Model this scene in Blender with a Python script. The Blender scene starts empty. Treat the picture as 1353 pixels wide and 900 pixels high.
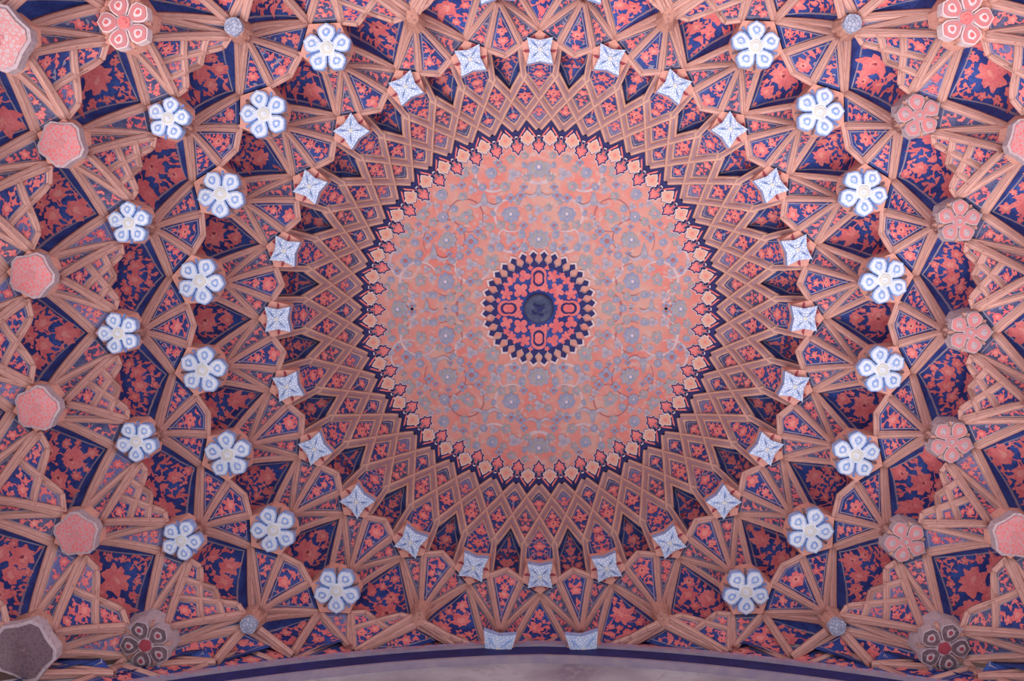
import bpy, bmesh, math, random
from mathutils import Vector, Matrix
from mathutils.bvhtree import BVHTree
sc = bpy.context.scene
COL = sc.collection
PI = math.pi
ZC = 1.6                      # eye height of the photographer

# ------------------------------------------------------------------ camera
FPX = 1500.0
cam_d = bpy.data.cameras.new('camera'); cam = bpy.data.objects.new('camera', cam_d); COL.objects.link(cam)
cam_d.sensor_fit = 'HORIZONTAL'; cam_d.sensor_width = 36.0; cam_d.lens = 36.0*FPX/1353.0
cam_d.clip_end = 200
CX, CY, RX, RY, RZ = -0.0825, -0.7078, 0.0951, 0.0158, -0.0009
def rot(ax, a):
    return Matrix.Rotation(a, 3, ax)
RC = rot('Z', RZ) @ rot('Y', RY) @ rot('X', RX)         # world -> (right, down, forward)
right, down, fwd = RC[0], RC[1], RC[2]
cam.matrix_world = Matrix(((right[0], -down[0], -fwd[0], CX), (right[1], -down[1], -fwd[1], CY),
                           (right[2], -down[2], -fwd[2], ZC), (0, 0, 0, 1)))
sc.camera = cam

# ------------------------------------------------------------------ light
w = bpy.data.worlds.new('world'); sc.world = w; w.use_nodes = True
bg = w.node_tree.nodes['Background']
bg.inputs[0].default_value = (0.91, 0.885, 1.0, 1); bg.inputs[1].default_value = 0.82
sun_d = bpy.data.lights.new('daylight', 'SUN'); sun = bpy.data.objects.new('daylight', sun_d); COL.objects.link(sun)
sun_d.energy = 1.9; sun_d.angle = math.radians(45); sun_d.color = (1.0, 0.97, 0.97)
# light bounced up from the bright court beyond the open arch (image bottom left)
sun.rotation_euler = Vector((0.35, -0.75, 1.0)).to_track_quat('-Z', 'Y').to_euler()
sc.view_settings.view_transform = 'Standard'; sc.view_settings.look = 'None'
sc.view_settings.exposure = 0.5; sc.view_settings.gamma = 1.0
sc.view_settings.use_curve_mapping = False

# ------------------------------------------------------------------ materials
def lin(c):
    return tuple(((x/255)/12.92 if x/255 <= 0.04045 else ((x/255+0.055)/1.055)**2.4) for x in c)+(1,)
def mat(name, c1, c2, scale=6, rough=0.75, c3=None, bump=0.15, fine=60):
    m = bpy.data.materials.new(name); m.use_nodes = True
    nt = m.node_tree; N = nt.nodes; L = nt.links
    b = N['Principled BSDF']; b.inputs['Roughness'].default_value = rough
    b.inputs['Specular IOR Level'].default_value = 0.25
    tc = N.new('ShaderNodeTexCoord')
    n1 = N.new('ShaderNodeTexNoise'); n1.inputs['Scale'].default_value = scale; n1.inputs['Detail'].default_value = 4
    n2 = N.new('ShaderNodeTexNoise'); n2.inputs['Scale'].default_value = fine; n2.inputs['Detail'].default_value = 3
    L.new(tc.outputs['Object'], n1.inputs['Vector']); L.new(tc.outputs['Object'], n2.inputs['Vector'])
    r = N.new('ShaderNodeValToRGB'); r.color_ramp.elements[0].position = .36; r.color_ramp.elements[1].position = .66
    r.color_ramp.elements[0].color = lin(c1); r.color_ramp.elements[1].color = lin(c2)
    L.new(n1.outputs['Fac'], r.inputs['Fac'])
    out = r.outputs['Color']
    if c3:
        mx = N.new('ShaderNodeMix'); mx.data_type = 'RGBA'
        r2 = N.new('ShaderNodeValToRGB'); r2.color_ramp.elements[0].position = .52; r2.color_ramp.elements[1].position = .72
        L.new(n2.outputs['Fac'], r2.inputs['Fac']); L.new(r2.outputs['Color'], mx.inputs['Factor'])
        L.new(out, mx.inputs[6]); mx.inputs[7].default_value = lin(c3); out = mx.outputs[2]
    L.new(out, b.inputs['Base Color'])
    bp = N.new('ShaderNodeBump'); bp.inputs['Strength'].default_value = bump; bp.inputs['Distance'].default_value = 0.01
    L.new(n2.outputs['Fac'], bp.inputs['Height']); L.new(bp.outputs['Normal'], b.inputs['Normal'])
    return m
def ribmat(name, stops, grain=(134, 95, 93)):
    m = bpy.data.materials.new(name); m.use_nodes = True
    nt = m.node_tree; N = nt.nodes; L = nt.links
    b = N['Principled BSDF']; b.inputs['Roughness'].default_value = .8; b.inputs['Specular IOR Level'].default_value = .2
    uv = N.new('ShaderNodeUVMap'); sp = N.new('ShaderNodeSeparateXYZ'); L.new(uv.outputs['UV'], sp.inputs[0])
    tc = N.new('ShaderNodeTexCoord')
    wob = N.new('ShaderNodeTexNoise'); wob.inputs['Scale'].default_value = 9; L.new(tc.outputs['Object'], wob.inputs['Vector'])
    ma = N.new('ShaderNodeMath'); ma.operation = 'MULTIPLY_ADD'; L.new(wob.outputs['Fac'], ma.inputs[0]); ma.inputs[1].default_value = .12
    ad = N.new('ShaderNodeMath'); ad.operation = 'ADD'; L.new(sp.outputs['Y'], ad.inputs[0]); ad.inputs[1].default_value = -.06
    L.new(ad.outputs[0], ma.inputs[2])
    r = N.new('ShaderNodeValToRGB'); cr = r.color_ramp
    cr.elements[0].position = stops[0][0]; cr.elements[0].color = lin(stops[0][1])
    cr.elements[1].position = stops[-1][0]; cr.elements[1].color = lin(stops[-1][1])
    for p, c in stops[1:-1]:
        e = cr.elements.new(p); e.color = lin(c)
    L.new(ma.outputs[0], r.inputs['Fac'])
    mp = N.new('ShaderNodeMapping'); mp.inputs['Scale'].default_value = (5, 9, 1); L.new(uv.outputs['UV'], mp.inputs['Vector'])
    fn = N.new('ShaderNodeTexNoise'); fn.inputs['Scale'].default_value = 2.2; fn.inputs['Detail'].default_value = 5
    L.new(mp.outputs[0], fn.inputs['Vector'])
    fr = N.new('ShaderNodeValToRGB'); fr.color_ramp.elements[0].position = .5; fr.color_ramp.elements[1].position = .78
    fr.color_ramp.elements[1].color = (.75, .75, .75, 1)
    L.new(fn.outputs['Fac'], fr.inputs['Fac'])
    mx = N.new('ShaderNodeMix'); mx.data_type = 'RGBA'
    L.new(fr.outputs['Color'], mx.inputs['Factor']); L.new(r.outputs['Color'], mx.inputs[6]); mx.inputs[7].default_value = lin(grain)
    L.new(mx.outputs[2], b.inputs['Base Color'])
    bp = N.new('ShaderNodeBump'); bp.inputs['Strength'].default_value = .25; bp.inputs['Distance'].default_value = .01
    L.new(fn.outputs['Fac'], bp.inputs['Height']); L.new(bp.outputs['Normal'], b.inputs['Normal'])
    return m
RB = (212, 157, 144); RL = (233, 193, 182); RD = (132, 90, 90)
M = {
 'blue': mat('ultramarine_paint', (44, 56, 124), (66, 92, 168), 5, c3=(44, 50, 104)),
 'blue2': mat('dull_blue_paint', (48, 62, 126), (72, 90, 156), 7, c3=(40, 44, 96)),
 'slate': mat('slate_paint', (72, 78, 120), (108, 106, 138), 8, c3=(62, 62, 98)),
 'lav': mat('lavender_paint', (106, 108, 160), (138, 132, 172), 8, c3=(86, 86, 136)),
 'red': mat('coral_paint', (226, 110, 114), (238, 138, 134), 9, c3=(204, 98, 108)),
 'pink': mat('pink_paint', (236, 142, 132), (240, 160, 148), 9),
 'wine': mat('wine_paint', (150, 62, 78), (170, 72, 84), 9),
 'grey': mat('grey_scroll_paint', (132, 128, 158), (156, 148, 170), 9),
 'line': mat('pale_line_paint', (168, 150, 160), (150, 136, 158), 9),
 'salmon': mat('salmon_plaster', (234, 170, 150), (224, 158, 142), 8, c3=(200, 138, 128)),
 'white': mat('white_glaze', (222, 228, 240), (236, 236, 240), 12, rough=.45, c3=(184, 200, 232)),
 'pale': mat('pale_blue_glaze', (148, 176, 226), (176, 196, 234), 14, rough=.45, c3=(120, 148, 208)),
 'cream': mat('cream_glaze', (214, 214, 206), (226, 220, 208), 14, rough=.5),
 'gblue': mat('blue_dot_glaze', (112, 134, 190), (134, 150, 196), 14, rough=.5),
 'faded': mat('faded_grey_plaster', (198, 174, 176), (182, 160, 166), 10, c3=(158, 138, 148)),
 'fadered': mat('faded_red_paint', (216, 128, 128), (206, 132, 134), 12, c3=(182, 146, 150)),
 'umber': mat('dark_umber_paint', (96, 78, 88), (118, 88, 94), 12, c3=(140, 120, 120)),
 'navy': mat('navy_paint', (36, 36, 90), (46, 46, 112), 8, rough=.6, c3=(60, 50, 96)),
 'field': mat('salmon_field_paint', (228, 132, 122), (220, 164, 150), 3.2, c3=(214, 180, 172), fine=20),
 'crenel': mat('cream_crenel_paint', (232, 176, 152), (224, 166, 150), 9, c3=(206, 150, 140)),
 'wline': mat('white_outline_paint', (236, 214, 210), (226, 200, 204), 9),
 'fgrey': mat('blue_grey_flower_paint', (160, 158, 178), (182, 174, 182), 16, c3=(140, 142, 168)),
 'fgreen': mat('grey_green_flower_paint', (164, 160, 164), (188, 174, 170), 16, c3=(148, 148, 158)),
 'fblue': mat('blue_flower_paint', (148, 154, 186), (168, 168, 192), 16, c3=(134, 136, 168)),
 'flav': mat('lavender_flower_paint', (184, 168, 184), (196, 180, 188), 16),
 'vine': mat('pale_vine_paint', (224, 196, 196), (206, 182, 190), 12),
 'vinebrown': mat('brown_vine_paint', (190, 118, 116), (178, 112, 118), 12),
 'hub': mat('grey_stone', (70, 80, 112), (96, 102, 128), 12, c3=(56, 60, 92)),
 'marble': mat('painted_plaster', (198, 196, 198), (150, 138, 150), 1.6, c3=(176, 168, 172), fine=14),
 'ribflat': mat('rib_node_plaster', (206, 148, 130), (184, 130, 116), 14, c3=(150, 108, 104)),
 'tile': None,
 'plaster': mat('rough_plaster', (150, 120, 112), (130, 104, 100), 3),
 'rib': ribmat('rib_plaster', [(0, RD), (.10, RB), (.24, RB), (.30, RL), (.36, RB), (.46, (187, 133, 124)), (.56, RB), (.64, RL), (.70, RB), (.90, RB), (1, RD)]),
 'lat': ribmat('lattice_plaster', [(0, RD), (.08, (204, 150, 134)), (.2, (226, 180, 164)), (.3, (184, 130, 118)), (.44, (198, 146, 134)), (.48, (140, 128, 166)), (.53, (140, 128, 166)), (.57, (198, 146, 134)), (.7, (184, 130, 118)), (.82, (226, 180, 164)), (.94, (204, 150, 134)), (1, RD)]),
}

def tilemat(name, base, line, sc_=26):
    m = mat(name, base, tuple(min(255, c+10) for c in base), 12, rough=.45, bump=.05)
    nt = m.node_tree; N = nt.nodes; L = nt.links; b = N['Principled BSDF']
    old = b.inputs['Base Color'].links[0].from_socket
    v = N.new('ShaderNodeTexVoronoi'); v.feature = 'DISTANCE_TO_EDGE'; v.inputs['Scale'].default_value = sc_
    L.new(N['Texture Coordinate'].outputs['Object'], v.inputs['Vector'])
    r = N.new('ShaderNodeValToRGB'); r.color_ramp.elements[0].position = .04; r.color_ramp.elements[1].position = .16
    r.color_ramp.elements[0].color = (.85, .85, .85, 1); r.color_ramp.elements[1].color = (0, 0, 0, 1)
    L.new(v.outputs['Distance'], r.inputs['Fac'])
    mx = N.new('ShaderNodeMix'); mx.data_type = 'RGBA'; L.new(r.outputs['Color'], mx.inputs['Factor'])
    L.new(old, mx.inputs[6]); mx.inputs[7].default_value = lin(line); L.new(mx.outputs[2], b.inputs['Base Color'])
    return m
M['tile'] = tilemat('glazed_tile', (222, 228, 240), (150, 172, 218), 44)
M['frieze'] = tilemat('painted_frieze', (150, 148, 182), (190, 120, 128), 14)
M['flatred'] = tilemat('worn_coral_boss', (218, 116, 116), (192, 156, 160), 40)
M['flatgrey'] = tilemat('worn_pinkish_boss', (196, 168, 168), (212, 132, 130), 36)
M['flatumber'] = tilemat('dark_worn_boss', (104, 82, 92), (126, 100, 102), 40)
M['tilegrey'] = tilemat('worn_tile', (176, 178, 196), (128, 132, 160), 40)

# ------------------------------------------------------------------ mesh helpers
class MB:
    def __init__(s): s.v = []; s.f = []; s.m = []; s.uv = {}; s.mats = []
    def mi(s, name):
        if name not in s.mats: s.mats.append(name)
        return s.mats.index(name)
    def face(s, idx, m, uv=None):
        if uv: s.uv[len(s.f)] = uv
        s.f.append(tuple(idx)); s.m.append(s.mi(m))
    def fan(s, pts, c, m):
        b = len(s.v); s.v += [tuple(p) for p in pts]+[tuple(c)]; n = len(pts)
        for i in range(n): s.face((b+i, b+(i+1) % n, b+n), m)
    def mesh(s, name, off=(0, 0, 0), smooth=True):
        me = bpy.data.meshes.new(name); o = Vector(off)
        me.from_pydata([tuple(Vector(v)-o) for v in s.v], [], s.f)
        for k in s.mats: me.materials.append(M[k])
        me.polygons.foreach_set('material_index', s.m)
        me.polygons.foreach_set('use_smooth', [smooth]*len(s.f))
        if s.uv:
            ul = me.uv_layers.new(name='UVMap')
            for p in me.polygons:
                u = s.uv.get(p.index)
                if u:
                    for li, q in zip(p.loop_indices, u): ul.data[li].uv = q
        me.update(); return me

# the end walls follow a shallow curve in plan: y = +-(WY - WC x^2), cut as a chain of flat planes
WC = .056
def wally(x, sy=1): return (2.60 if sy > 0 else 2.72)-WC*x*x
WX = [-4.8, -4.0, -3.2, -2.4, -1.6, -.8, 0, .8, 1.6, 2.4, 3.2, 4.0, 4.8]
PLANES = []
for x0, x1 in zip(WX, WX[1:]):
    for sy in (1, -1):
        y0, y1 = wally(x0, sy), wally(x1, sy); nx, ny = -(y1-y0), x1-x0; l = math.hypot(nx, ny)
        PLANES.append((Vector((x0, y0*sy, 0)), Vector((nx/l, ny/l*sy, 0))))
def inside(p): return all((p-co).dot(n) < 1e-4 for co, n in PLANES)
def clip(me, mw):
    """cut a mesh at the end walls; returns None if nothing is left"""
    st = [inside(mw @ v.co) for v in me.vertices]
    if all(st): return me
    if not any(st): return None
    bm = bmesh.new(); bm.from_mesh(me); inv = mw.inverted(); i3 = mw.to_3x3().inverted()
    for co, n in PLANES:
        if all((mw @ v.co-co).dot(n) < 0 for v in bm.verts): continue
        bmesh.ops.bisect_plane(bm, geom=bm.verts[:]+bm.edges[:]+bm.faces[:], plane_co=inv @ co, plane_no=(i3 @ n).normalized(), clear_outer=True, dist=1e-5)
    n = len(bm.faces)
    if n == 0: bm.free(); return None
    m2 = bpy.data.meshes.new(me.name); bm.to_mesh(m2); bm.free()
    for k in me.materials: m2.materials.append(k)
    return m2

def thing(name, label, cat, loc=(0, 0, 0), rz=0, group=None):
    o = bpy.data.objects.new(name, None); COL.objects.link(o); o.empty_display_size = .05
    o.location = loc; o.rotation_euler = (0, 0, rz); o['label'] = label; o['category'] = cat
    if group: o['group'] = group
    return o
def part(name, me, parent, loc=None, rz=0, sub=None):
    o = bpy.data.objects.new(name, me); COL.objects.link(o); o.parent = parent
    if loc is not None: o.location = loc
    o.rotation_euler = (0, 0, rz)
    return o

# ------------------------------------------------------------------ vault layout (radii and heights of the rings of hanging points)
RR = [0, 2.1614, 2.6241, 3.0049, 3.3488, 3.6663, 3.97]
HH = [10.6, 9.30, 8.65, 8.00, 7.35, 6.70, 6.05]
HH = [h+ZC for h in HH]
# per ring: n = outer node distance, lt/lr = side corner of the boss box, tip = kite tip, m = neck, a = rosette radius
BX = {1: dict(n=.17, lt=.155, lr=.055, tip=-.01, m=.12, mt=.09, mr=.02, a=.118),
      2: dict(n=.245, lt=.205, lr=.10, tip=.06, m=.15, mt=.11, mr=.03, a=.172),
      3: dict(n=.19, lt=.165, lr=.05, tip=.02, m=.13, mt=.10, mr=.03, a=.142),
      4: dict(n=.19, lt=.165, lr=.05, tip=.02, m=.13, mt=.10, mr=.03, a=.135),
      5: dict(n=.20, lt=.17, lr=.05, tip=.02, m=.14, mt=.10, mr=.03, a=.16),
      6: dict(n=.20, lt=.17, lr=.05, tip=.02, m=.14, mt=.10, mr=.03, a=.16)}
def cyl(r, deg, z):
    a = math.radians(deg); return Vector((r*math.cos(a), r*math.sin(a), z))
def bp(k, t, rho, dz, deg=0):
    a = math.radians(deg); r = RR[k]+rho
    return Vector((r*math.cos(a)-t*math.sin(a), r*math.sin(a)+t*math.cos(a), HH[k]+dz))
VIEW = Vector((0, -.3, ZC))
def arcp(P, Q, b, t):
    """concave vault curve from P to Q, bulging up and outwards by b"""
    d = Q-P; p = P.lerp(Q, t)
    out = (p-VIEW); out -= d*(out.dot(d)/d.length_squared)
    return p+out.normalized()*(b*4*t*(1-t))
def polyline(pts):
    L = [0]
    for a, b in zip(pts, pts[1:]): L.append(L[-1]+(b-a).length)
    def f(u):
        x = u*L[-1]
        for i in range(len(pts)-1):
            if x <= L[i+1] or i == len(pts)-2:
                return pts[i].lerp(pts[i+1], (x-L[i])/max(1e-9, L[i+1]-L[i]))
    return f
def outline(apex, pts, b0, b1, n=6):
    o = [apex]+[arcp(apex, pts[0], b0, i/n) for i in range(1, n)]
    for a, b in zip(pts, pts[1:]): o += [a, a.lerp(b, .5)]
    return o+[pts[-1]]+[arcp(apex, pts[-1], b1, i/n) for i in range(n-1, 0, -1)]
def fan_patch(apex, base, bul, nu=12, nv=10, u_list=None):
    us = u_list or [i/nu for i in range(nu+1)]
    V = [apex]; F = []
    for j in range(1, nv+1):
        for u in us: V.append(arcp(apex, base(u), bul(u), j/nv))
    n = len(us)
    for i in range(n-1): F.append((0, 1+i, 2+i))
    for j in range(nv-1):
        for i in range(n-1):
            a = 1+j*n+i; F.append((a, a+n, a+n+1, a+1))
    return V, F

# ------------------------------------------------------------------ painted flowers laid on a panel
def pin(p, poly):
    c = False; n = len(poly); j = n-1
    for i in range(n):
        xi, yi = poly[i]; xj, yj = poly[j]
        if (yi > p[1]) != (yj > p[1]) and p[0] < (xj-xi)*(p[1]-yi)/(yj-yi)+xi: c = not c
        j = i
    return c
def pdist(p, poly):
    d = 9; n = len(poly)
    for i in range(n):
        ax, ay = poly[i]; bx, by = poly[(i+1) % n]; dx, dy = bx-ax, by-ay
        l = dx*dx+dy*dy; t = 0 if l == 0 else max(0, min(1, ((p[0]-ax)*dx+(p[1]-ay)*dy)/l))
        d = min(d, math.hypot(p[0]-ax-t*dx, p[1]-ay-t*dy))
    return d
def radial(n, fn, rot=0):
    return [(fn(2*PI*i/n)*math.cos(2*PI*i/n+rot), fn(2*PI*i/n)*math.sin(2*PI*i/n+rot)) for i in range(n)]
def motif(r, rng, rot, cols):
    """list of (polygon, material, level) around the origin, fitting radius r"""
    out = []; c1, c2, c3 = cols
    k = rng.random()
    if r > .040:
        n = rng.choice([5, 6, 7]); d = rng.uniform(.26, .42); ph = rng.uniform(0, 6)
        sk = rng.uniform(.1, .3); pw = rng.uniform(.6, 1.5)
        f = lambda a: r*(1-d+d*abs(math.cos(n*a/2))**pw)*(1-sk+sk*math.cos(a))*(1+.09*math.sin(11*a+ph))*1.06
        out.append((radial(7*n, f, rot), c1, 0))
        off = (.10*r*math.cos(rot), .10*r*math.sin(rot))
        out.append(([(x+off[0], y+off[1]) for x, y in radial(4*n, lambda a: f(a)*.46, rot+.2)], c2, 1))
        if k < .4: out.append(([(x+off[0], y+off[1]) for x, y in radial(9, lambda a: r*.15, rot)], c3, 2))
    elif r > .020:
        if k < .4:
            f = lambda a: r*(.62+.38*abs(math.cos(2.5*a))**.8)
            out.append((radial(20, f, rot), c1, 0)); out.append((radial(8, lambda a: r*.28, rot), c2, 1))
        elif k < .7:      # bud with pointed lobes
            f = lambda a: r*(.42+.58*max(0, math.cos(1.5*a))**1.2)
            out.append((radial(18, f, rot), c1, 0))
        else:
            f = lambda a: r*(.5+.5*abs(math.cos(2*a))**1.3)
            out.append((radial(20, f, rot), c1, 0))
    else:
        if k < .5: f = lambda a: r*(.5+.5*abs(math.cos(a))**1.2)
        elif k < .8: f = lambda a: r*(.45+.55*abs(math.cos(1.5*a)))
        else: f = lambda a: r*.8
        out.append((radial(9, f, rot), c1, 0))
    return out
def leaf(L_, wd, bend, n=5):
    up = []; dn = []
    for i in range(n+1):
        t = i/n; x = (t-.5)*L_; y = bend*(4*t*(1-t)-.5); h = wd*math.sin(PI*t**.8)
        up.append((x, y+h)); dn.append((x, y-h))
    return up+dn[::-1][1:-1]
PAL = {'blue': ('blue', ['red', 'red', 'red', 'red'], 'pink', 'wine'),
       'mid': ('blue2', ['red', 'red', 'red', 'grey'], 'pink', 'wine'),
       'slate': ('slate', ['red', 'red', 'grey'], 'pink', 'wine'),
       'lav': ('lav', ['red', 'grey', 'red'], 'pink', 'wine'),
       'dark': ('blue2', ['red', 'red', 'wine'], 'pink', 'wine')}
def paint_panel(mb, V, F, corners, inset, pal, rng, rmax=.1, rmin=.011, sym=False, border=True, bigs=(), lift=.004, gap=.006, tries=420, stems=True):
    """base patch + flowers.  corners: outline in 3D; sym: mirrored about y=0 plane of the sector"""
    base, reds, c2, c3 = PAL[pal]
    b0 = len(mb.v); mb.v += [tuple(v) for v in V]
    for f in F: mb.face([b0+i for i in f], base)
    c = sum(corners, Vector())/len(corners)
    nrm = Vector()
    for i in range(len(corners)): nrm += (corners[i]-c).cross(corners[(i+1) % len(corners)]-c)
    nrm.normalize()
    if nrm.dot(VIEW-c) < 0: nrm = -nrm
    e1 = Vector((0, 1, 0)) if sym else (corners[len(corners)//2]-corners[0])
    e1 = (e1-nrm*e1.dot(nrm)).normalized(); e2 = nrm.cross(e1)
    if sym: c = Vector((c.x, 0, c.z))
    bv = BVHTree.FromPolygons([Vector(v) for v in V], [list(f) for f in F])
    def up(p, off):
        o = c+e1*p[0]+e2*p[1]+nrm*1.5
        h = bv.ray_cast(o, -nrm)
        return None if h[0] is None else h[0]+nrm*off
    poly = [((q-c).dot(e1), (q-c).dot(e2)) for q in corners]
    def put(pts, cen, m, lv):
        P = [up(p, lift+.0015*lv) for p in pts]; C_ = up(cen, lift+.0015*lv)
        if C_ is None or any(p is None for p in P): return
        mb.fan(P, C_, m)
    x0, x1 = min(p[0] for p in poly), max(p[0] for p in poly); y0, y1 = min(p[1] for p in poly), max(p[1] for p in poly)
    circ = []
    def room(p):
        if not pin(p, poly): return 0
        d = pdist(p, poly)-inset
        for q in circ: d = min(d, math.hypot(p[0]-q[0], p[1]-q[1])-q[2]-gap)
        return d
    def add(p, r, mirror):
        for sx in ((1, -1) if mirror else (1,)):
            circ.append((p[0]*sx, p[1], r))
    items = []
    cand = []
    for it in range(tries):
        p = (rng.uniform(x0, x1), rng.uniform(y0, y1))
        if sym:
            p = (abs(p[0]), p[1])
            if rng.random() < .3: p = (0, p[1])
        lim = rmax if it < 60 else (rmax*.6 if it < 220 else rmax*.40)
        d = room(p)
        need = rmax*.62 if it < 60 else (rmax*.36 if it < 220 else rmin)
        if d < need: continue
        mir = sym and p[0] > 1e-6
        if mir:
            d = min(d, p[0]-gap/2)
            if d < rmin: continue
        r = min(d, lim)
        add(p, r, mir); items.append((p, r, mir))
    for p, r, mir in items:
        rot_ = rng.uniform(0, 2*PI) if p[0] else PI/2*rng.choice([1, -1])
        cc = reds[0] if r > rmax*.4 else rng.choice(reds)
        ms = motif(r*1.2, rng, rot_, (cc, c2, c3))
        if r < rmax*.5 and rng.random() < .5:
            lf = leaf(r*2.5, r*.62, r*.55); ca, sa = math.cos(rot_), math.sin(rot_)
            ms = [([(x*ca-y*sa, x*sa+y*ca) for x, y in lf], cc, 0)]
        for pts, m, lv in ms:
            put([(p[0]+x, p[1]+y) for x, y in pts], p, m, lv)
            if mir: put([(-p[0]-x, p[1]+y) for x, y in pts], (-p[0], p[1]), m, lv)
    # short stems between neighbours
    for i, (p, r, mir) in enumerate(items if stems else []):
        best = sorted(items[:i], key=lambda q: math.hypot(q[0][0]-p[0], q[0][1]-p[1]))[:1]
        for q, r2, _ in best:
            dx, dy = q[0]-p[0], q[1]-p[1]; l = math.hypot(dx, dy)
            if l < 1e-4 or l > .2 or l-r-r2 > .03: continue
            nx, ny = -dy/l*.0045, dx/l*.0045; bx, by = -dy*.2, dx*.2
            mid = ((p[0]+q[0])/2+bx, (p[1]+q[1])/2+by)
            if not pin(mid, poly): continue
            pts = [(p[0]+nx, p[1]+ny), (mid[0]+nx, mid[1]+ny), (q[0]+nx, q[1]+ny), (q[0]-nx, q[1]-ny), (mid[0]-nx, mid[1]-ny), (p[0]-nx, p[1]-ny)]
            put(pts, mid, reds[0], -.5)
            if mir: put([(-x, y) for x, y in pts], (-mid[0], mid[1]), reds[0], -.5)
    if border:      # thin painted line running round the panel
        n = len(poly); cx = sum(p[0] for p in poly)/n; cy = sum(p[1] for p in poly)/n
        def ins(dd):
            out = []
            for i in range(n):
                a, b_, d_ = poly[i-1], poly[i], poly[(i+1) % n]
                def nn(p, q):
                    dx, dy = q[0]-p[0], q[1]-p[1]; l = math.hypot(dx, dy) or 1
                    x, y = -dy/l, dx/l
                    mx, my = (p[0]+q[0])/2, (p[1]+q[1])/2
                    return (x, y) if pin((mx+x*.004, my+y*.004), poly) else (-x, -y)
                n1, n2 = nn(a, b_), nn(b_, d_)
                k = 1+n1[0]*n2[0]+n1[1]*n2[1]
                k = max(k, .25)
                out.append((b_[0]+(n1[0]+n2[0])/k*dd, b_[1]+(n1[1]+n2[1])/k*dd))
            return out
        A, B = ins(inset-.002), ins(inset+.005)
        for i in range(n):
            for s in range(2):
                def lp(P, Q, t): return (P[0]+(Q[0]-P[0])*t, P[1]+(Q[1]-P[1])*t)
                j = (i+1) % n
                qs = [up(lp(A[i], A[j], s/2), lift), up(lp(A[i], A[j], (s+1)/2), lift), up(lp(B[i], B[j], (s+1)/2), lift), up(lp(B[i], B[j], s/2), lift)]
                if any(q is None for q in qs): continue
                b = len(mb.v); mb.v += [tuple(q) for q in qs]; mb.face((b, b+1, b+2, b+3), 'line')

def sweep(path, hw, proud=.022, m='rib', back=.03, up=None):
    """moulded rib along a path; profile stands proud towards the viewer's side and sinks 'back' behind"""
    mb = MB(); prof = [(-1, -back/proud), (-1, .25), (-.72, .8), (-.34, .62), (-.28, 1.0), (.28, 1.0), (.34, .62), (.72, .8), (1, .25), (1, -back/proud)]
    vs = [0, .04, .16, .3, .36, .64, .7, .84, .96, 1]; n = len(path); L = 0; rings = []
    off = random.random()*7
    for i, p in enumerate(path):
        t = (path[min(i+1, n-1)]-path[max(i-1, 0)]).normalized()
        nn = (up or (VIEW-p)).copy(); nn -= t*nn.dot(t); nn.normalize(); s = t.cross(nn)
        h = hw(i/(n-1)) if callable(hw) else hw
        if i: L += (p-path[i-1]).length
        b = len(mb.v)
        for x, y in prof: mb.v.append(tuple(p+s*(x*h)+nn*(y*proud)))
        rings.append((b, L))
    k = len(prof)
    for (a, la), (b, lb) in zip(rings, rings[1:]):
        for i in range(k-1):
            mb.face((a+i, a+i+1, b+i+1, b+i), m, [(la+off, vs[i]), (la+off, vs[i+1]), (lb+off, vs[i+1]), (lb+off, vs[i])])
    for a, la in (rings[0], rings[-1]): mb.face([a+i for i in range(k)], m, [(la, .2)]*k)
    return mb
def curve_pts(P, Q, b, n=9): return [arcp(P, Q, b, i/n) for i in range(n+1)]
def grow(P, Q, e):   # extend the line PQ beyond Q
    return Q+(Q-P).normalized()*e

# ------------------------------------------------------------------ brackets and niches of one tier (between ring k+1 below and ring k above)
LAT = {4: [0, .2, .45, 1.0], 5: [0, .3, 1.0], 6: [0, .3, 1.0]}     # lattice kites by lower ring
BN, BL = .075, .05
def wall_r(deg):
    """distance from the axis to the end wall in a given direction"""
    sn, cs = math.sin(math.radians(deg)), math.cos(math.radians(deg)); W = wally(0, 1 if sn > 0 else -1); q = WC*cs*cs; sn = abs(sn)
    if sn < .02: return 99
    return W/sn if q < 1e-6 else (-sn+math.sqrt(sn*sn+4*q*W))/(2*q)
def prof(r):
    for i in range(1, 6):
        if r <= RR[i+1] or i == 5: return HH[i]+(HH[i+1]-HH[i])*(r-RR[i])/(RR[i+1]-RR[i])
def spec(k, deg):
    """a hanging point of ring k: a full boss, a small knob, a bare node of ribs, or a point sprung from the end wall"""
    S = dict(BX[k]); S.update(R=RR[k], H=HH[k], kind='full'); v = abs((deg % 180)-90)
    if k == 2 and abs(v-22.5) < 1: S.update(kind='node', n=-.06, lt=.055, lr=-.09, m=.145, mt=.05, mr=.11)
    elif k == 3 and abs(v-45) < 1: S.update(kind='knob', n=.065, lt=.075, lr=.0, m=.08, mt=.05, mr=.03)
    if k >= 3 and wall_r(deg) < RR[k]+.06:
        r = wall_r(deg)-.02; S.update(kind='wall', R=r, H=prof(r), n=0, lt=.05, lr=0, m=0, mt=.045, mr=0)
    elif k >= 3 and v < 44: S.update(kind='node', n=-.06, lt=.055, lr=-.09, m=.13, mt=.05, mr=.09)
    return S
def sp(S, t, rho, dz, deg=0):
    a = math.radians(deg); r = S['R']+rho
    return Vector((r*math.cos(a)-t*math.sin(a), r*math.sin(a)+t*math.cos(a), S['H']+dz))
def snap(p, deg):
    """a point of the sector turned by deg that would lie in the end wall comes forward onto the wall's face"""
    th = math.degrees(math.atan2(p.y, p.x)); r = math.hypot(p.x, p.y); w = wall_r(th+deg)-.012
    return p if r < w else cyl(w, th, p.z if r-w < .10 else prof(w)+.10)
WID = {1: .030, 2: .033, 3: .036, 4: .038, 5: .038}
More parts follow.
